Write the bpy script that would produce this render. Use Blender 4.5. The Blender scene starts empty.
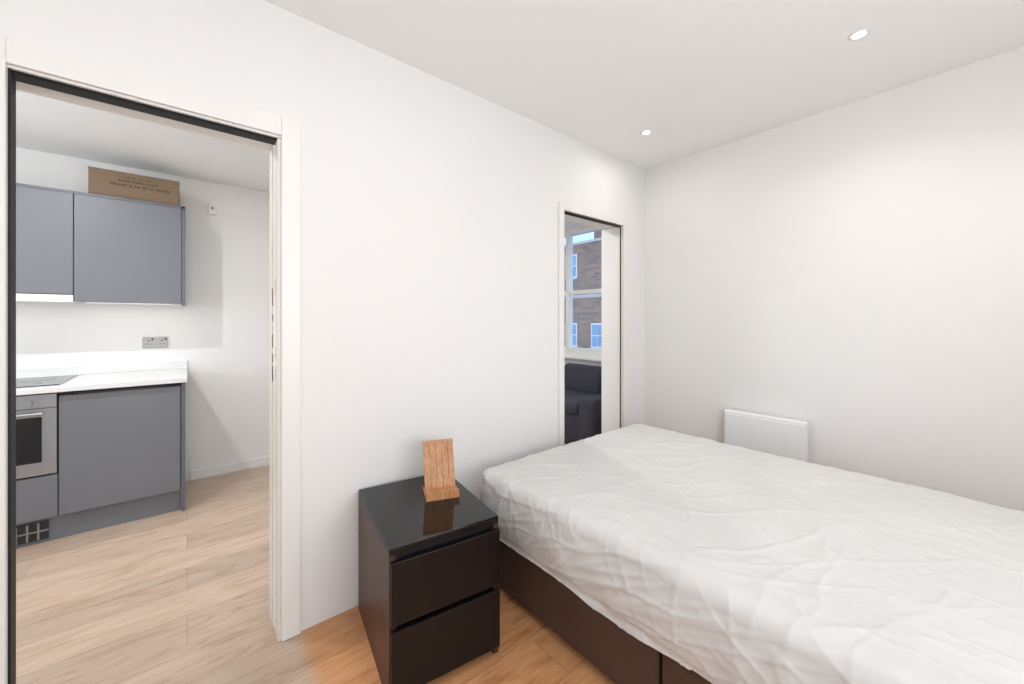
import bpy, bmesh, math, random
from mathutils import Vector, Matrix, noise

random.seed(4)
scene = bpy.context.scene
scene.view_settings.view_transform = 'Standard'
scene.view_settings.look = 'None'
scene.view_settings.exposure = 0.0

# ------------------------------------------------------------------ materials
def srgb(r, g, b):
    def f(c):
        c /= 255.0
        return c / 12.92 if c <= 0.04045 else ((c + 0.055) / 1.055) ** 2.4
    return (f(r), f(g), f(b), 1.0)

def new_mat(name):
    m = bpy.data.materials.new(name)
    m.use_nodes = True
    nt = m.node_tree
    b = nt.nodes['Principled BSDF']
    return m, nt, b

def N(nt, t, **kw):
    n = nt.nodes.new(t)
    for k, v in kw.items():
        setattr(n, k, v)
    return n

def mat_simple(name, col, rough=0.5, metal=0.0, noise_scale=40, var=0.04, bump=0.0, bump_scale=None, spec=0.5, coat=0.0):
    m, nt, b = new_mat(name)
    tc = N(nt, 'ShaderNodeTexCoord')
    nz = N(nt, 'ShaderNodeTexNoise')
    nz.inputs['Scale'].default_value = noise_scale
    nz.inputs['Detail'].default_value = 4
    nt.links.new(tc.outputs['Object'], nz.inputs['Vector'])
    mix = N(nt, 'ShaderNodeMix', data_type='RGBA')
    mix.inputs[6].default_value = tuple(c * (1 - var) for c in col[:3]) + (1,)
    mix.inputs[7].default_value = tuple(min(1, c * (1 + var)) for c in col[:3]) + (1,)
    nt.links.new(nz.outputs['Fac'], mix.inputs[0])
    nt.links.new(mix.outputs[2], b.inputs['Base Color'])
    b.inputs['Roughness'].default_value = rough
    b.inputs['Metallic'].default_value = metal
    b.inputs['Specular IOR Level'].default_value = spec
    b.inputs['Coat Weight'].default_value = coat
    if bump > 0:
        nb = N(nt, 'ShaderNodeTexNoise')
        nb.inputs['Scale'].default_value = bump_scale or noise_scale
        nb.inputs['Detail'].default_value = 5
        nt.links.new(tc.outputs['Object'], nb.inputs['Vector'])
        bp = N(nt, 'ShaderNodeBump')
        bp.inputs['Strength'].default_value = bump
        bp.inputs['Distance'].default_value = 0.01
        nt.links.new(nb.outputs['Fac'], bp.inputs['Height'])
        nt.links.new(bp.outputs['Normal'], b.inputs['Normal'])
    return m

def mat_emit(name, col, strength):
    m, nt, b = new_mat(name)
    b.inputs['Base Color'].default_value = (0.9, 0.9, 0.9, 1)
    b.inputs['Emission Color'].default_value = col
    b.inputs['Emission Strength'].default_value = strength
    return m

M_wall = mat_simple('wall_paint', srgb(239, 237, 234), 0.75, noise_scale=3, var=0.01, bump=0.02, bump_scale=180, spec=0.2)
M_ceil = mat_simple('ceiling_paint', srgb(247, 247, 245), 0.8, noise_scale=2, var=0.008, spec=0.2)
M_trim = mat_simple('trim_gloss', srgb(240, 237, 232), 0.35, noise_scale=6, var=0.01)
M_jamb = mat_simple('jamb_cream', srgb(228, 221, 211), 0.45, noise_scale=14, var=0.06)
M_black = mat_simple('black_track', srgb(22, 21, 20), 0.6)
M_scuff = mat_simple('scuff_brown', srgb(140, 114, 92), 0.8, noise_scale=90, var=0.3)
M_cab = mat_simple('cabinet_grey', srgb(113, 115, 120), 0.42, noise_scale=5, var=0.015)
M_cabd = mat_simple('cabinet_gap', srgb(38, 40, 44), 0.6)
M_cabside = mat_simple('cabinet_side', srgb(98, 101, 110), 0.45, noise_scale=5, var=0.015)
M_top = mat_simple('worktop_white', srgb(228, 227, 225), 0.25, noise_scale=60, var=0.01)
M_steel = mat_simple('brushed_steel', srgb(165, 166, 168), 0.32, metal=0.8, noise_scale=200, var=0.08)
M_glassblk = mat_simple('oven_glass', srgb(16, 17, 19), 0.08)
M_hob = mat_simple('hob_glass', srgb(30, 31, 33), 0.05)
M_nsblack = mat_simple('black_brown_wood', srgb(20, 14, 13), 0.36, noise_scale=30, var=0.15, bump=0.02, bump_scale=100, spec=0.3)
M_nsside = mat_simple('black_brown_side', srgb(76, 49, 40), 0.4, noise_scale=25, var=0.12, spec=0.35)
M_nstop = mat_simple('glass_top_black', srgb(10, 9, 9), 0.05, spec=0.4)
M_base = mat_simple('divan_fabric', srgb(80, 58, 46), 0.75, noise_scale=120, var=0.15, bump=0.2, bump_scale=300)
M_sofa = mat_simple('sofa_fabric', srgb(58, 58, 66), 0.9, noise_scale=120, var=0.15, bump=0.2, bump_scale=250)
M_rad = mat_simple('heater_enamel', srgb(240, 240, 238), 0.35, noise_scale=5, var=0.005)
M_lens = mat_emit('downlight_lens', (1, 0.98, 0.95, 1), 9)
M_led = mat_emit('led_strip', (1, 0.98, 0.95, 1), .6)
M_grey = mat_simple('socket_metal', srgb(165, 163, 158), 0.35, metal=0.6)
M_cement = mat_simple('stone_trim', srgb(190, 184, 176), 0.8, noise_scale=4, var=0.1)
M_slate = mat_simple('roof_slate', srgb(90, 94, 102), 0.8, noise_scale=3, var=0.2)
M_winglass = mat_simple('pane_reflect', srgb(110, 155, 190), 0.1, noise_scale=1.5, var=0.5)
M_ink = mat_simple('box_ink', srgb(84, 66, 50), 0.9)

def mat_glass(name):
    m = bpy.data.materials.new(name); m.use_nodes = True
    nt = m.node_tree; nt.nodes.clear()
    o = N(nt, 'ShaderNodeOutputMaterial'); t = N(nt, 'ShaderNodeBsdfTransparent')
    g = N(nt, 'ShaderNodeBsdfGlossy'); g.inputs['Roughness'].default_value = 0.02
    t.inputs['Color'].default_value = (0.93, 0.96, 1, 1)
    mx = N(nt, 'ShaderNodeMixShader'); mx.inputs[0].default_value = 0.12
    nt.links.new(t.outputs[0], mx.inputs[1]); nt.links.new(g.outputs[0], mx.inputs[2])
    nt.links.new(mx.outputs[0], o.inputs[0])
    return m
M_glass = mat_glass('window_glass')
M_card = mat_simple('cardboard', srgb(124, 104, 83), 0.85, noise_scale=25, var=0.08, bump=0.05)

def mat_bamboo():
    m, nt, b = new_mat('bamboo')
    tc = N(nt, 'ShaderNodeTexCoord'); mp = N(nt, 'ShaderNodeMapping')
    mp.inputs['Scale'].default_value = (120, 120, 8)
    nz = N(nt, 'ShaderNodeTexNoise'); nz.inputs['Scale'].default_value = 1.0
    cr = N(nt, 'ShaderNodeValToRGB')
    cr.color_ramp.elements[0].position = 0.3; cr.color_ramp.elements[0].color = srgb(170, 112, 70)
    cr.color_ramp.elements[1].position = 0.7; cr.color_ramp.elements[1].color = srgb(208, 154, 106)
    nt.links.new(tc.outputs['Object'], mp.inputs[0]); nt.links.new(mp.outputs[0], nz.inputs['Vector'])
    nt.links.new(nz.outputs['Fac'], cr.inputs[0]); nt.links.new(cr.outputs[0], b.inputs['Base Color'])
    b.inputs['Roughness'].default_value = 0.45
    return m
M_bamboo = mat_bamboo()

def mat_floor():
    m, nt, b = new_mat('oak_planks')
    L = nt.links.new
    tc = N(nt, 'ShaderNodeTexCoord')
    br = N(nt, 'ShaderNodeTexBrick'); br.offset = 0.37; br.offset_frequency = 2
    br.inputs['Scale'].default_value = 1.0
    br.inputs['Brick Width'].default_value = 1.7
    br.inputs['Row Height'].default_value = 0.21
    br.inputs['Mortar Size'].default_value = 0.0013
    br.inputs['Mortar Smooth'].default_value = 0.3
    br.inputs['Color1'].default_value = (0, 0, 0, 1)
    br.inputs['Color2'].default_value = (1, 1, 1, 1)
    br.inputs['Mortar'].default_value = (0.5, 0.5, 0.5, 1)
    L(tc.outputs['Object'], br.inputs['Vector'])
    cx = N(nt, 'ShaderNodeVectorMath', operation='MULTIPLY_ADD')
    cx.inputs[1].default_value = (7.3, 3.1, 5.0)
    L(br.outputs['Color'], cx.inputs[0]); L(tc.outputs['Object'], cx.inputs[2])
    mp = N(nt, 'ShaderNodeMapping'); mp.inputs['Scale'].default_value = (1.8, 7.0, 1)
    L(cx.outputs[0], mp.inputs[0])
    g = N(nt, 'ShaderNodeTexNoise'); g.inputs['Scale'].default_value = 1.5; g.inputs['Detail'].default_value = 5
    g.inputs['Roughness'].default_value = 0.6; g.inputs['Distortion'].default_value = 2.2
    L(mp.outputs[0], g.inputs['Vector'])
    mp2 = N(nt, 'ShaderNodeMapping'); mp2.inputs['Scale'].default_value = (5, 110, 1)
    L(cx.outputs[0], mp2.inputs[0])
    g2 = N(nt, 'ShaderNodeTexNoise'); g2.inputs['Scale'].default_value = 1.0; g2.inputs['Detail'].default_value = 4
    L(mp2.outputs[0], g2.inputs['Vector'])
    gm = N(nt, 'ShaderNodeMix', data_type='FLOAT'); gm.inputs[0].default_value = .35
    L(g.outputs['Fac'], gm.inputs[2]); L(g2.outputs['Fac'], gm.inputs[3])
    big = N(nt, 'ShaderNodeTexNoise'); big.inputs['Scale'].default_value = 3.0; big.inputs['Detail'].default_value = 3
    L(cx.outputs[0], big.inputs['Vector'])
    def ramp(c0, c1, c2):
        r = N(nt, 'ShaderNodeValToRGB')
        r.color_ramp.elements[0].position = 0.30; r.color_ramp.elements[0].color = c0
        r.color_ramp.elements[1].position = 0.66; r.color_ramp.elements[1].color = c2
        e = r.color_ramp.elements.new(0.46); e.color = c1
        L(gm.outputs[0], r.inputs[0]); return r
    pale = ramp(srgb(162, 132, 108), srgb(196, 170, 147), srgb(208, 186, 166))
    warm_lit = ramp(srgb(168, 108, 64), srgb(207, 147, 98), srgb(221, 166, 118))  # orange cast of warm light put into the bedroom plank colour
    sep = N(nt, 'ShaderNodeSeparateXYZ'); L(tc.outputs['Object'], sep.inputs[0])
    nzx = N(nt, 'ShaderNodeMath', operation='MULTIPLY_ADD'); nzx.inputs[1].default_value = 0.05
    L(big.outputs['Fac'], nzx.inputs[0]); L(sep.outputs['X'], nzx.inputs[2])
    fx = N(nt, 'ShaderNodeMapRange', interpolation_type='SMOOTHSTEP')
    fx.inputs['From Min'].default_value = 0.34; fx.inputs['From Max'].default_value = 0.42
    L(nzx.outputs[0], fx.inputs['Value'])
    fy = N(nt, 'ShaderNodeMapRange'); fy.inputs['From Min'].default_value = 0.06; fy.inputs['From Max'].default_value = 0.05
    L(sep.outputs['Y'], fy.inputs['Value'])
    fm = N(nt, 'ShaderNodeMath', operation='MULTIPLY'); L(fx.outputs[0], fm.inputs[0]); L(fy.outputs[0], fm.inputs[1])
    mx = N(nt, 'ShaderNodeMix', data_type='RGBA'); L(fm.outputs[0], mx.inputs[0]); L(pale.outputs[0], mx.inputs[6]); L(warm_lit.outputs[0], mx.inputs[7])
    tint = N(nt, 'ShaderNodeMapRange'); tint.inputs['To Min'].default_value = 0.84; tint.inputs['To Max'].default_value = 1.08
    L(br.outputs['Color'], tint.inputs['Value'])
    bt = N(nt, 'ShaderNodeMapRange'); bt.inputs['To Min'].default_value = 0.9; bt.inputs['To Max'].default_value = 1.1
    L(big.outputs['Fac'], bt.inputs['Value'])
    tm = N(nt, 'ShaderNodeMath', operation='MULTIPLY'); L(tint.outputs[0], tm.inputs[0]); L(bt.outputs[0], tm.inputs[1])
    mort = N(nt, 'ShaderNodeMapRange'); mort.inputs['To Min'].default_value = 1.0; mort.inputs['To Max'].default_value = 0.55
    L(br.outputs['Fac'], mort.inputs['Value'])
    tm2 = N(nt, 'ShaderNodeMath', operation='MULTIPLY'); L(tm.outputs[0], tm2.inputs[0]); L(mort.outputs[0], tm2.inputs[1])
    vm = N(nt, 'ShaderNodeVectorMath', operation='SCALE'); L(mx.outputs[2], vm.inputs[0]); L(tm2.outputs[0], vm.inputs['Scale'])
    L(vm.outputs[0], b.inputs['Base Color'])
    b.inputs['Roughness'].default_value = 0.33
    bp = N(nt, 'ShaderNodeBump'); bp.inputs['Strength'].default_value = 0.1; bp.inputs['Distance'].default_value = 0.003
    L(gm.outputs[0], bp.inputs['Height']); L(bp.outputs['Normal'], b.inputs['Normal'])
    return m
M_floor = mat_floor()

def mat_sheet():
    m, nt, b = new_mat('bed_sheet_cotton')
    L = nt.links.new
    tc = N(nt, 'ShaderNodeTexCoord')
    nz = N(nt, 'ShaderNodeTexNoise'); nz.inputs['Scale'].default_value = 2.2; nz.inputs['Detail'].default_value = 5
    L(tc.outputs['Object'], nz.inputs['Vector'])
    cr = N(nt, 'ShaderNodeValToRGB')
    cr.color_ramp.elements[0].position = 0.3; cr.color_ramp.elements[0].color = srgb(208, 206, 203)
    cr.color_ramp.elements[1].position = 0.7; cr.color_ramp.elements[1].color = srgb(217, 215, 212)
    L(nz.outputs['Fac'], cr.inputs[0]); L(cr.outputs[0], b.inputs['Base Color'])
    b.inputs['Roughness'].default_value = 0.7
    b.inputs['Specular IOR Level'].default_value = 0.25
    b.inputs['Sheen Weight'].default_value = 0.1
    n2 = N(nt, 'ShaderNodeTexNoise'); n2.inputs['Scale'].default_value = 12; n2.inputs['Detail'].default_value = 6; n2.inputs['Distortion'].default_value = 1.5
    L(tc.outputs['Object'], n2.inputs['Vector'])
    bp = N(nt, 'ShaderNodeBump'); bp.inputs['Strength'].default_value = 0.25; bp.inputs['Distance'].default_value = 0.007
    L(n2.outputs['Fac'], bp.inputs['Height']); L(bp.outputs['Normal'], b.inputs['Normal'])
    return m
M_sheet = mat_sheet()

def mat_brick():
    m, nt, b = new_mat('london_brick')
    L = nt.links.new
    tc = N(nt, 'ShaderNodeTexCoord')
    sep = N(nt, 'ShaderNodeSeparateXYZ'); L(tc.outputs['Object'], sep.inputs[0])
    ad = N(nt, 'ShaderNodeMath', operation='ADD'); L(sep.outputs['X'], ad.inputs[0]); L(sep.outputs['Y'], ad.inputs[1])
    cb = N(nt, 'ShaderNodeCombineXYZ'); L(ad.outputs[0], cb.inputs['X']); L(sep.outputs['Z'], cb.inputs['Y'])
    br = N(nt, 'ShaderNodeTexBrick'); br.inputs['Scale'].default_value = 1
    br.inputs['Brick Width'].default_value = 0.5; br.inputs['Row Height'].default_value = 0.18; br.inputs['Mortar Size'].default_value = 0.012
    br.inputs['Color1'].default_value = srgb(160, 122, 98); br.inputs['Color2'].default_value = srgb(104, 90, 84); br.inputs['Mortar'].default_value = srgb(150, 138, 128)
    L(cb.outputs[0], br.inputs['Vector']); L(br.outputs['Color'], b.inputs['Base Color'])
    b.inputs['Roughness'].default_value = 0.9
    return m
M_brick = mat_brick()

# ------------------------------------------------------------------ builder
class B:
    def __init__(self, name, mats):
        self.name = name; self.mats = mats; self.bm = bmesh.new(); self.T = Matrix.Identity(4)
    def _merge(self, tb, mi, smooth=False, M=None):
        if M is not None: bmesh.ops.transform(tb, matrix=M, verts=tb.verts)
        bmesh.ops.transform(tb, matrix=self.T, verts=tb.verts)
        for f in tb.faces:
            f.material_index = mi; f.smooth = smooth
        me = bpy.data.meshes.new('tmp'); tb.to_mesh(me); tb.free()
        self.bm.from_mesh(me); bpy.data.meshes.remove(me)
    def box(self, x0, x1, y0, y1, z0, z1, mi=0, bev=0.0, seg=2, M=None):
        tb = bmesh.new(); bmesh.ops.create_cube(tb, size=1)
        for v in tb.verts:
            v.co = Vector((x0 + (v.co.x + .5) * (x1 - x0), y0 + (v.co.y + .5) * (y1 - y0), z0 + (v.co.z + .5) * (z1 - z0)))
        if bev > 0:
            bmesh.ops.bevel(tb, geom=tb.edges[:], offset=bev, segments=seg, profile=0.5, affect='EDGES')
        self._merge(tb, mi, bev > 0.015, M)
    def cyl(self, c, r, h, axis='Z', mi=0, seg=32, r2=None, M=None):
        tb = bmesh.new()
        bmesh.ops.create_cone(tb, cap_ends=True, segments=seg, radius1=r, radius2=r if r2 is None else r2, depth=h)
        R = {'Z': Matrix.Identity(4), 'X': Matrix.Rotation(math.pi / 2, 4, 'Y'), 'Y': Matrix.Rotation(math.pi / 2, 4, 'X')}[axis]
        bmesh.ops.transform(tb, matrix=Matrix.Translation(Vector(c)) @ R, verts=tb.verts)
        self._merge(tb, mi, False, M)
    def ring(self, c, r0, r1, h, mi=0, seg=40):
        tb = bmesh.new(); vs = []
        for i in range(seg):
            a = 2 * math.pi * i / seg
            ca, sa = math.cos(a), math.sin(a)
            vs.append([tb.verts.new((c[0] + r * ca, c[1] + r * sa, c[2] + z)) for r, z in ((r0, 0), (r0, -h * .6), (r1 * .9, -h), (r1, 0))])
        for i in range(seg):
            a, b_ = vs[i], vs[(i + 1) % seg]
            for k in range(3):
                tb.faces.new((a[k], a[k + 1], b_[k + 1], b_[k]))
        self._merge(tb, mi, True)
    def poly(self, pts, thick, mi=0):
        tb = bmesh.new()
        vs = [tb.verts.new(p) for p in pts]; f = tb.faces.new(vs)
        r = bmesh.ops.extrude_face_region(tb, geom=[f])
        bmesh.ops.translate(tb, vec=Vector(thick), verts=[e for e in r['geom'] if isinstance(e, bmesh.types.BMVert)])
        bmesh.ops.recalc_face_normals(tb, faces=tb.faces[:])
        self._merge(tb, mi)
    def done(self):
        me = bpy.data.meshes.new(self.name); self.bm.to_mesh(me); self.bm.free()
        for m in self.mats: me.materials.append(m)
        o = bpy.data.objects.new(self.name, me); bpy.context.collection.objects.link(o)
        return o

# ------------------------------------------------------------------ room constants
CZ = 2.545
KZ = 2.43
XR = 2.95
XL = -1.9
YB = -3.1
WT = 0.20
KY = 2.27
KX0, KX1 = -2.4, 3.70
DH = 2.03

f = B('floor', [M_floor]); f.box(KX0 - .1, KX1 + .2, YB - .1, KY + .1, -0.1, 0.0); f.done()
c = B('ceiling', [M_ceil]); c.box(XL - .1, XR + .1, YB - .1, 0.0, CZ, CZ + .1); c.done()
c = B('ceiling_kitchen', [M_ceil]); c.box(KX0 - .1, KX1 + .2, WT, KY + .1, KZ, KZ + .1); c.done()

A0, A1 = -0.40, 0.29
C0, C1 = 1.95, 2.64
w = B('wall_north', [M_wall])
top = CZ + .1
w.box(KX0 - .1, -0.47, 0, WT, 0, top)
w.box(-0.47, A0, 0, 0.022, 0, top)
w.box(-0.47, A1, 0.022, WT, DH + .005, top)
w.box(A0, A1, 0, 0.022, DH + .005, top)
w.box(A1, C0, 0, WT, 0, top)
w.box(C0, C1, 0, WT, DH + .005, top)
w.box(C1, KX1 + .2, 0, WT, 0, top)
w.done()
w = B('wall_east', [M_wall]); w.box(XR, XR + .12, YB - .1, 0, 0, top); w.done()
w = B('wall_west', [M_wall]); w.box(XL - .1, XL, YB - .1, 0, 0, top); w.done()
w = B('wall_south', [M_wall])
w.box(XL, -0.9, YB - .1, YB, 0, top); w.box(1.5, XR, YB - .1, YB, 0, top)
w.box(-0.9, 1.5, YB - .1, YB, 0, 0.8); w.box(-0.9, 1.5, YB - .1, YB, 2.25, top)
w.done()
wb = B('added_window_rear', [M_trim, M_glass])  # unseen window, added to hold the rear fill light
for a, b_ in ((-0.9, -0.84), (0.27, 0.33), (1.44, 1.5)): wb.box(a, b_, YB - .09, YB - .03, .8, 2.25)
wb.box(-.84, 1.44, YB - .088, YB - .032, .8, .86); wb.box(-.84, 1.44, YB - .088, YB - .032, 2.19, 2.25)
wb.box(-.84, 1.44, YB - .065, YB - .06, .86, 2.19, 1)
wb.done()

w = B('wall_kitchen_back', [M_wall]); w.box(KX0 - .1, KX1 + .2, KY, KY + .1, 0, KZ + .1); w.done()
w = B('wall_kitchen_west', [M_wall]); 
w.box(KX0 - .1, KX0, WT, .45, 0, KZ + .1); w.box(KX0 - .1, KX0, 1.45, KY, 0, KZ + .1)
w.box(KX0 - .1, KX0, .45, 1.45, 0, .95); w.box(KX0 - .1, KX0, .45, 1.45, 2.25, KZ + .1); w.done()
w3 = B('added_window_kitchen', [M_trim, M_glass])  # unseen window frame, added around the kitchen fill light
for a, b_ in ((.45, .51), (.92, .98), (1.39, 1.45)): w3.box(KX0 - .09, KX0 - .03, a, b_, .95, 2.25)
w3.box(KX0 - .088, KX0 - .032, .51, 1.39, .95, 1.01); w3.box(KX0 - .088, KX0 - .032, .51, 1.39, 2.19, 2.25)
w3.box(KX0 - .065, KX0 - .06, .51, 1.39, 1.01, 2.19, 1)
w3.done()
WY0, WY1, WZ0, WZ1 = 0.78, 2.05, 0.84, 2.41
w = B('wall_kitchen_east', [M_wall])
w.box(KX1, KX1 + .2, WT, WY0, 0, KZ + .1); w.box(KX1, KX1 + .2, WY1, KY, 0, KZ + .1)
w.box(KX1, KX1 + .2, WY0, WY1, 0, WZ0); w.box(KX1, KX1 + .2, WY0, WY1, WZ1, KZ + .1)
w.done()
wn = B('window_1', [M_trim, M_glass])
xa, xb = KX1 + .02, KX1 + .09
wn.box(xa, xb, WY0, WY0 + .06, WZ0, WZ1, 0); wn.box(xa, xb, WY1 - .07, WY1, WZ0, WZ1, 0)
wn.box(xa - .006, xb, 1.535, 1.585, WZ0 + .1, WZ1 - .05, 0)
xa2 = xa + .003
for (y_0, y_1) in ((WY0 + .06, 1.535), (1.585, WY1 - .07)):
    wn.box(xa2, xb, y_0, y_1, 1.61, 1.66, 0)
    wn.box(xa + .03, xa + .036, y_0, y_1, WZ0 + .10, WZ1 - .05, 1)
wn.box(xa2, xb, WY0 + .06, WY1 - .07, WZ0, WZ0 + .10, 0); wn.box(xa2, xb, WY0 + .06, WY1 - .07, WZ1 - .05, WZ1, 0)
wn.box(KX1 - .06, KX1 + .02, WY0 - .04, WY1 + .04, WZ0 - .03, WZ0 - .001, 0, .005)
wn.done()

b = B('baseboard_kitchen', [M_trim]); b.box(0.02, KX1, KY - .014, KY, 0, .075, 0, .003); b.done()

def casing(name, x0, x1, wl, wr, wt, lw=True):
    t = B(name, [M_trim, M_jamb])
    d = -.012
    t.box(x1, x1 + wr, d, 0.0, 0, DH + wt, 0, .003)
    t.box(x0 - wl, x0, d, 0.0, 0, DH + wt, 0, .003)
    t.box(x0, x1, d, 0.0, DH, DH + wt, 0, .003)
    return t
t = casing('trim_1', A0, A1, .07, .07, .075); t.done()
t = casing('trim_2', C0, C1, .05, .065, .05); t.done()

d = B('trim_3', [M_jamb, M_black, M_scuff, M_trim])
d.box(A0, A1, 0.000, 0.012, DH - .008, DH, 3)
d.box(-0.465, A1, 0.023, 0.07, DH - .016, DH, 1)
d.box(A0, A0 + .006, 0.006, 0.05, 0, DH, 1)
d.box(-0.465, A0, 0.023, 0.05, 0, DH, 1)
d.box(A1 - .012, A1, -.004, 0.05, 0, DH - .012, 0, .003)
d.box(A1 - .004, A1, 0.05, 0.06, 0, DH, 1)
d.box(A1 - .010, A1, 0.06, 0.12, 0, DH, 3, .002)
d.box(A1 - .004, A1, 0.12, 0.13, 0, DH, 1)
d.box(A1 - .012, A1, 0.13, 0.20, 0, DH, 0, .003)
rr = random.Random(2)
for i in range(12):
    z = rr.uniform(.95, 1.45); y = rr.choice([.048, .125])
    d.box(A1 - .0125, A1 - .009, y, y + .003, z, z + rr.uniform(.02, .06), 2)
d.done()
d = B('trim_4', [M_jamb, M_black, M_trim])
d.box(C0 + .003, C1 - .014, 0.012, 0.04, DH - .008, DH, 1)
d.box(C0, C0 + .003, 0.0, 0.03, 0, DH, 1)
d.box(C1 - .008, C1, 0.014, 0.025, 0, DH, 1)
d.box(C1 - .014, C1, 0.025, 0.20, 0, DH, 2, .003)
d.box(C1 - .008, C1, -.004, 0.014, 0, DH, 0)
d.done()

# ------------------------------------------------------------------ kitchen
EX = -0.01
KB = KY - .025
k = B('kitchen_base_cabinet', [M_cab, M_cabd, M_cabside, M_steel])
FY = 1.65
k.box(-.58, EX - .02, FY + .022, KB, .14, .86, 1)
k.box(-1.80, -1.18, FY + .022, KB, .14, .86, 1)
k.box(-1.18, -.58, FY + .022, KB, .14, .392, 1)
k.box(-0.577, EX - .024, FY, FY + .02, .145, .845, 0, .002)
k.box(-1.177, -.581, FY, FY + .02, .145, .39, 0, .002)
k.box(-1.80, -1.181, FY, FY + .02, .145, .845, 0, .002)
k.box(-1.80, EX - .02, FY + .03, FY + .046, 0.0, .14, 0)
k.box(EX - .02, EX, FY - .005, KB, 0, .868, 2, .001)
k.poly([(-.53, FY - .001, .845), (-.50, FY - .001, .858), (-.115, FY - .001, .858), (-.085, FY - .001, .845)], (0, .02, 0), 1)
k.box(-1.0, -.62, FY + .022, FY + .03, .02, .125, 1)
for i in range(9):
    x = -.99 + i * .041
    k.box(x, x + .008, FY + .018, FY + .024, .025, .12, 3)
k.box(-1.0, -.62, FY + .018, FY + .024, .068, .076, 3)
k.done()

k = B('kitchen_worktop', [M_top])
k.box(-1.82, EX + .012, FY - .03, KY, .87, .905, 0, .004)
k.box(-1.82, EX + .012, KY - .018, KY, .905, .965, 0, .003)
k.done()
k = B('induction_hob', [M_hob, M_grey])
k.box(-1.16, -.58, FY + .04, FY + .54, .9055, .911, 0, .002)
for cx, cy, r in ((-1.0, FY + .17, .09), (-.74, FY + .17, .07), (-1.0, FY + .4, .07), (-.74, FY + .4, .09)):
    k.ring((cx, cy, .9118), r - .003, r, .0004, 1)
k.done()

k = B('built_in_oven', [M_steel, M_glassblk, M_cabd])
k.box(-1.177, -.583, FY - .006, FY + .02, .40, .863, 0, .003)
k.box(-1.16, -.60, FY + .02, FY + .5, .41, .855, 2)
k.box(-1.12, -.64, FY - .010, FY - .004, .475, .735, 1, .003)
k.box(-1.0, -.76, FY - .009, FY - .005, .795, .845, 1, .001)
k.box(-1.177, -.583, FY - .0075, FY - .005, .782, .786, 2)
for x in (-1.11, -.69):
    k.cyl((x, FY - .02, .82), .018, .03, 'Y', 0)
k.cyl((-.88, FY - .045, .757), .009, .5, 'X', 0, 16)
for x in (-1.1, -.66): k.box(x - .008, x + .008, FY - .045, FY - .005, .75, .764, 0, .001)
k.done()

UY = 1.92
k = B('kitchen_wall_cabinet', [M_cab, M_cabd, M_cabside, M_trim, M_led])
k.box(-1.78, EX - .02, UY + .022, KY, 1.42, 2.10, 1)
k.box(-0.557, EX - .022, UY, UY + .02, 1.405, 2.10, 0, .002)
k.box(-1.157, -.561, UY, UY + .02, 1.455, 2.10, 0, .002)
k.box(-1.78, -1.161, UY, UY + .02, 1.405, 2.10, 0, .002)
k.box(EX - .02, EX, UY - .002, KY, 1.405, 2.115, 2, .001)
k.box(-1.78, EX, UY - .002, KY, 2.10, 2.117, 2, .001)
k.box(-1.157, -.561, UY + .002, KY, 1.405, 1.45, 3, .002)
k.box(-.557, EX - .02, UY + .03, KY, 1.410, 1.42, 3)
k.box(-.53, -.08, KY - .16, KY - .14, 1.406, 1.411, 4)
k.done()

k = B('cardboard_box', [M_card, M_ink])
bx0, bx1, by0, by1, bz0, bz1 = -.50, -.045, 1.955, 2.22, 2.117, 2.30
k.box(bx0, bx1, by0, by1, bz0, bz1, 0, .003)
k.box(bx0 - .002, bx1 + .002, by0 - .002, by0 + .10, bz1 - .004, bz1 + .002, 0)
rb = random.Random(5)
for row, (z, h, x, xe) in enumerate(((bz1 - .062, .012, -.36, -.17), (bz1 - .092, .014, -.40, -.10), (bz1 - .035, .008, -.33, -.2))):
    while x < xe:
        wd = rb.uniform(.008, .014)
        k.box(x, x + wd, by0 - .001, by0 + .001, z, z + h * rb.uniform(.7, 1), 1)
        x += wd + rb.choice([.004, .004, .004, .012])
k.done()

k = B('power_socket', [M_grey, M_black])
k.box(-.26, -.115, KY - .010, KY, 1.075, 1.160, 0, .003)
for x in (-.225, -.15):
    k.box(x - .004, x + .004, KY - .012, KY - .009, 1.128, 1.138, 1)
    k.box(x - .014, x - .006, KY - .012, KY - .009, 1.103, 1.107, 1)
    k.box(x + .006, x + .014, KY - .012, KY - .009, 1.103, 1.107, 1)
    k.box(x + .016, x + .026, KY - .013, KY - .009, 1.135, 1.150, 1)
k.done()
k = B('wall_sensor', [M_trim, M_grey]); k.box(.135, .185, KY - .02, KY, 2.16, 2.245, 0, .004); k.box(.15, .17, KY - .023, KY - .018, 2.2, 2.225, 1, .001); k.done()

# ------------------------------------------------------------------ sofa
s = B('sofa', [M_sofa, M_black])
s.box(2.82, 3.62, .45, 2.2, .08, .40, 0, .03, 3)
s.box(3.42, 3.64, .45, 2.2, .2, .66, 0, .05, 4)
s.box(2.80, 3.60, .42, .62, .10, .57, 0, .05, 4)
s.box(2.80, 3.60, 2.03, 2.23, .10, .57, 0, .05, 4)
s.box(2.80, 3.44, .63, 1.32, .38, .50, 0, .045, 4); s.box(2.80, 3.44, 1.33, 2.02, .38, .50, 0, .045, 4)
Mt = Matrix.Translation((3.40, 0, .46)) @ Matrix.Rotation(.22, 4, 'Y')
s.box(-.08, .08, .78, 1.34, .0, .33, 0, .06, 4, Mt); s.box(-.08, .08, 1.36, 1.98, .0, .30, 0, .06, 4, Mt)
for x in (2.88, 3.56):
    for y in (.5, 2.14): s.cyl((x, y, .04), .02, .08, 'Z', 1, 12)
s.done()

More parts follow.
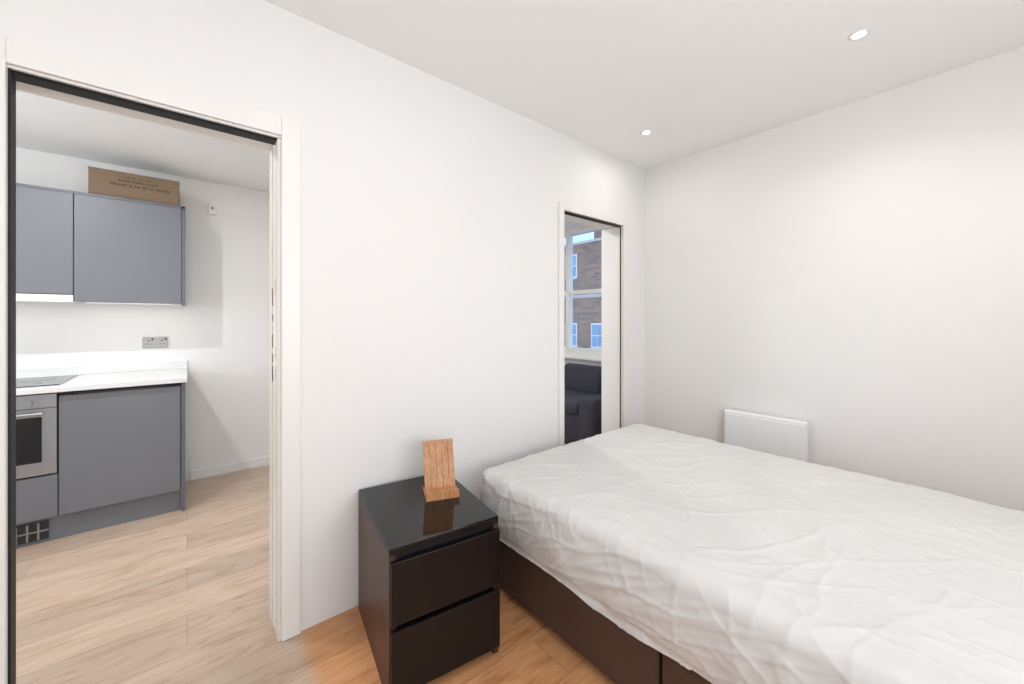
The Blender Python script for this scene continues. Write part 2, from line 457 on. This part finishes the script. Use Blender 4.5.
# ------------------------------------------------------------------ building outside
g = B('brick_terrace_building', [M_brick, M_cement, M_winglass, M_slate, M_trim])
BX = 20.0
g.box(BX, BX + 6, 4, 26, -6, 6.3, 0)
g.box(BX - .1, BX + .2, 4, 26, 6.3, 6.45, 1)
g.box(BX + .5, BX + 1.6, 12.7, 14.4, 6.3, 7.6, 0)
g.box(BX + .4, BX + 1.7, 12.6, 14.5, 7.6, 7.75, 1)
for yy in (12.9, 13.5, 14.1): g.cyl((BX + 1, yy, 8.05), .12, .6, 'Z', 3, 12)
g.box(BX - .05, BX + .1, 4, 26, 2.75, 2.95, 1)
for yc in (6, 8.2, 10.2, 13.7, 15.9, 18, 20):
    for zc in (-3.6, .3, 4.9):
        if zc > 4 and yc == 13.7: continue
        hh = .7
        g.box(BX - .06, BX + .02, yc - .5, yc + .5, zc - hh - .08, zc + hh + .08, 4)
        for (a0, a1) in ((-.42, -.03), (.03, .42)):
            for (c0, c1) in ((-hh, -.03), (.03, hh)):
                g.box(BX - .09, BX - .05, yc + a0, yc + a1, zc + c0, zc + c1, 2)
        g.box(BX - .15, BX + .02, yc - .6, yc + .6, zc - hh - .2, zc - hh - .08, 1)
g.done()
g = B('street_ground', [M_slate]); g.box(5, 60, -20, 50, -6.2, -6); g.done()

# ------------------------------------------------------------------ panel heater (wall bracket runs down to the floor)
r = B('panel_heater', [M_rad, M_grey])
ry0, ry1 = -1.130, -.66
r.box(XR - .085, XR - .03, ry0, ry1, .17, .668, 0, .008, 3)
r.box(XR - .089, XR - .083, ry0 + .012, ry1 - .012, .19, .648, 0, .003, 2)
for ya in (ry0 + .06, ry1 - .10):
    r.box(XR - .03, XR - .002, ya, ya + .04, 0.02, .6, 0)
    r.box(XR - .10, XR - .002, ya, ya + .04, 0.0, .02, 0, .003)
r.done()

# ------------------------------------------------------------------ bed
BXc, BYc = 1.805, -1.165
HW, HL, R, TOP = .70, .965, .055, .556
bb = B('bed', [M_base, M_cabd, M_sheet])
x0, x1, y0, y1 = 1.13, 2.47, -2.10, -.225
bb.box(x0, x1, -1.155, y1, .035, .31, 0, .012, 3)
bb.box(x0, x1, y0, -1.165, .035, .31, 0, .012, 3)
for x in (x0 + .08, x1 - .08):
    for y in (y0 + .1, -1.25, -1.07, y1 - .1): bb.cyl((x, y, .0175), .025, .035, 'Z', 1, 12)
def fold(s, half, r):
    a = abs(s); sg = 1 if s >= 0 else -1
    e = half - r
    if a <= e: return sg * a, 0.0
    q = a - e
    if q < r * math.pi / 2:
        th = q / r
        return sg * (e + r * math.sin(th)), r * (1 - math.cos(th))
    return sg * half, r + (q - r * math.pi / 2)
DROP = .22
ns, nt_ = 300, 400
SL = HW - R + R * math.pi / 2 + DROP
TL = HL - R + R * math.pi / 2 + DROP
tb = bmesh.new(); grid = []; par = []
for i in range(ns + 1):
    row = []
    s = -SL + 2 * SL * i / ns
    for j in range(nt_ + 1):
        t = -TL + 2 * TL * j / nt_
        x, ds = fold(s, HW, R); y, dt = fold(t, HL, R)
        dd = (ds ** 4 + dt ** 4) ** .25
        CR = .09
        ax, ay = abs(x) - (HW - CR), abs(y) - (HL - CR)
        if ax > 0 and ay > 0:
            l = math.hypot(ax, ay)
            if l > CR:
                ax *= CR / l; ay *= CR / l
                x = math.copysign(HW - CR + ax, x); y = math.copysign(HL - CR + ay, y)
        full = R + DROP
        hem = 1 + .09 * noise.noise(Vector((x * 3, y * 3, 1)))
        dd = min(dd, full)
        if dd > R: dd = R + (dd - R) * hem
        k_ = max(0, (dd - R) / DROP)
        bul = .012 * math.sin(min(k_, 1) * math.pi) - .02 * max(0, k_ - .85)
        if ds > R * .9: x += math.copysign(bul, x)
        if dt > R * .9: y += math.copysign(bul, y)
        row.append(tb.verts.new((BXc + x, BYc + y, TOP - dd)))
        par.append((s, t, dd))
    grid.append(row)
for i in range(ns):
    for j in range(nt_):
        tb.faces.new((grid[i][j], grid[i + 1][j], grid[i + 1][j + 1], grid[i][j + 1]))
tb.normal_update()
def ridge(v, k):
    n_ = abs(noise.noise(v))
    return (1 - n_ * 2.0 if n_ < .5 else 0) ** k
def wr(s, t):
    wx = noise.noise(Vector((s * 1.8, t * 1.8, 3.3))) * .16 + noise.noise(Vector((s * 6, t * 6, 13.3))) * .02
    wy = noise.noise(Vector((s * 1.8, t * 1.8, 9.1))) * .16 + noise.noise(Vector((s * 6, t * 6, 19.1))) * .02
    a = s + wx; b_ = t + wy
    h = 0
    for ang, fa, fb, amp, kk, z in ((math.radians(50), 6.5, 1.2, .0068, 10, 0), (math.radians(15), 8.5, 1.8, .006, 11, 5),
                                    (math.radians(95), 9.0, 1.5, .0045, 11, 8), (math.radians(-35), 12, 2.5, .0035, 9, 11),
                                    (math.radians(70), 18, 4, .002, 6, 15)):
        u = a * math.cos(ang) + b_ * math.sin(ang); v = -a * math.sin(ang) + b_ * math.cos(ang)
        m_ = .2 + 1.1 * max(0, noise.noise(Vector((a * 1.7, b_ * 1.7, z + 20))) + .3)
        h += amp * m_ * ridge(Vector((u * fa, v * fb, z)), kk)
    h += .005 * noise.noise(Vector((s * 1.6, t * 1.6, 40)))
    return h
disp = []
for v, (s, t, dd) in zip(tb.verts, par):
    h = wr(s, t)
    side = max(0, min(1, (dd - R * .5) / R))
    if side > 0:
        q = t if abs(s) > HW - R else s
        h = h * 1.1 + side * (.006 * noise.noise(Vector((q * 6 + dd * 8, dd * 2, 7))) + .004 * (ridge(Vector((q * 7 - dd * 16, dd * 2, 2)), 6)))
    disp.append((v, v.normal.copy() if v.normal.z > -.2 else -v.normal, h))
for v, n_, h in disp: v.co += n_ * h
for v in tb.verts:
    dx = v.co.x - (BXc - HW); dy = (BYc + HL) - v.co.y
    kk = math.exp(-((dx / .25) ** 2 + (dy / .25) ** 2))
    if v.co.z > .3: v.co.z -= .004 * kk * (v.co.z - .3) / .26
bb._merge(tb, 2, True)
bb.done()

# ------------------------------------------------------------------ bedside table
ns_ = B('bedside_table', [M_nsblack, M_nsside, M_nstop, M_cabd])
W_, D_, H_ = .418, .53, .53
ns_.T = Matrix.Translation((.516, -.543, 0)) @ Matrix.Rotation(math.radians(-8), 4, 'Z')
ns_.box(0, .022, 0.0, D_, 0, H_ - .028, 1, .001)
ns_.box(W_ - .022, W_, 0.0, D_, 0, H_ - .028, 1, .001)
ns_.box(.022, W_ - .022, D_ - .01, D_, .02, H_ - .03, 0)
ns_.box(.022, W_ - .022, .02, D_ - .01, .03, .05, 0)
ns_.box(.02, W_ - .02, .03, D_ - .01, .05, H_ - .03, 3)
ns_.box(.0, W_, .0, D_, H_ - .03, H_ - .006, 0, .002)
ns_.box(.001, W_ - .001, -.002, D_, H_ - .006, H_, 2, .0015)
ns_.box(.003, W_ - .003, -.018, .0, .255 + .02, H_ - .045, 0, .002)
ns_.box(.003, W_ - .003, -.018, .0, .035, .255, 0, .002)
ns_.box(.022, W_ - .022, .04, .06, 0, .035, 0)
ns_.done()

st = B('wooden_tablet_stand', [M_bamboo, M_black])
st.T = Matrix.Translation((.846, -.308, H_)) @ Matrix.Rotation(math.radians(-20), 4, 'Z')
lean = Matrix.Translation((0, .03, .022)) @ Matrix.Rotation(math.radians(-20), 4, 'X')
for i in range(5):
    x = -.066 + i * .0268
    st.box(x, x + .0258, 0, .007, 0, .195, 0, .001, 2, lean)
st.box(-.066, .066, .007, .014, .03, .05, 0, .001, 2, lean)
st.box(-.066, .066, .007, .014, .15, .17, 0, .001, 2, lean)
st.box(-.066, .066, -.0015, .006, .190, .204, 0, .001, 2, lean)
st.box(-.070, -.052, -.035, .10, 0, .012, 0, .001)
st.box(.052, .070, -.035, .10, 0, .012, 0, .001)
st.box(-.070, .070, .085, .10, 0, .012, 0, .001)
st.box(-.070, .070, -.035, .03, .012, .022, 0, .001)
st.box(-.070, .070, -.040, -.032, .0, .034, 0, .001)
st.box(-.040, -.028, -.043, -.036, .02, .046, 0, .001)
st.box(.028, .040, -.043, -.036, .02, .046, 0, .001)
prop = Matrix.Translation((0, .095, .01)) @ Matrix.Rotation(math.radians(8), 4, 'X')
st.box(-.03, .03, -.004, .004, 0, .13, 0, .001, 2, prop)
st.done()

# ------------------------------------------------------------------ lights
def area(name, loc, size, energy, col, rot=(0, 0, 0), shape='DISK', size_y=None, spread=180):
    l = bpy.data.lights.new(name, 'AREA'); l.shape = shape; l.size = size
    if size_y: l.size_y = size_y
    l.energy = energy; l.color = col; l.spread = math.radians(spread)
    o = bpy.data.objects.new(name, l); o.location = loc; o.rotation_euler = rot
    bpy.context.collection.objects.link(o); return o
WARM = (1, .975, .94); COOL = (.96, .98, 1)
def downlight(x, y, z, e, spread=180, col=WARM):
    d = B('recessed_downlight', [M_trim, M_lens])
    d.ring((x, y, z), .024, .040, .004, 0)
    d.cyl((x, y, z - .001), .024, .002, 'Z', 1)
    d.done()
    area('downlight_lamp', (x, y, z - .006), .045, e, col, spread=spread)
for x, y, e, sp in ((2.36, -.37, 1.4, 170), (2.27, -1.46, 3.0, 140), (.60, -1.25, 3.0, 180), (-1.0, -1.0, 2.2, 180), (-1.0, -2.2, 2.5, 180), (.9, -2.6, 2.6, 180), (2.27, -2.55, 2.6, 140)):  # leading pair is in view; the rest are unseen, added for even light
    downlight(x, y, CZ, e, sp)
for x, y, e in ((-.70, .90, 16), (-1.9, .9, 5), (.9, .9, 5), (2.3, .9, 12)):  # lead lamp throws the counter shadow; the others are added for brightness
    downlight(x, y, KZ, e, col=COOL)
area('rear_fill', (.3, YB + .02, 1.5), 2.2, 42, (1, .988, .968), rot=(math.radians(118), 0, 0), shape='RECTANGLE', size_y=1.25)  # added soft fill behind the camera, tilted up to brighten the ceiling
area('kitchen_fill', (KX0 + .02, .95, 1.6), .9, 26, (.95, .975, 1), rot=(0, math.radians(-118), 0), shape='RECTANGLE', size_y=.9)  # added fill from the unseen west end, tilted toward the kitchen ceiling
area('undercabinet_lamp', (-.3, KY - .15, 1.403), .45, .15, (1, .98, .95), shape='RECTANGLE', size_y=.03)
area('extractor_lamp', (-.86, KY - .18, 1.40), .4, .15, (1, .98, .95), shape='RECTANGLE', size_y=.05)

# ------------------------------------------------------------------ world
wd = bpy.data.worlds.new('World'); scene.world = wd; wd.use_nodes = True
nt = wd.node_tree; bg = nt.nodes['Background']
tc = N(nt, 'ShaderNodeTexCoord'); nz = N(nt, 'ShaderNodeTexNoise'); nz.inputs['Scale'].default_value = 3.5; nz.inputs['Detail'].default_value = 6
cr = N(nt, 'ShaderNodeValToRGB')
cr.color_ramp.elements[0].position = .42; cr.color_ramp.elements[0].color = (.38, .58, .92, 1)
cr.color_ramp.elements[1].position = .62; cr.color_ramp.elements[1].color = (.85, .92, 1, 1)
nt.links.new(tc.outputs['Generated'], nz.inputs['Vector']); nt.links.new(nz.outputs['Fac'], cr.inputs[0]); nt.links.new(cr.outputs[0], bg.inputs['Color'])
bg.inputs['Strength'].default_value = 2.3

# ------------------------------------------------------------------ camera
cam = bpy.data.cameras.new('Camera'); co = bpy.data.objects.new('Camera', cam)
bpy.context.collection.objects.link(co)
cam.sensor_width = 36; cam.lens = 390 / 1024 * 36
cam.shift_y = -22 / 1024
cam.clip_start = .02
co.location = (0, -1.8, 1.29)
co.rotation_euler = (math.radians(90), 0, math.radians(50.2 - 90))
scene.camera = co
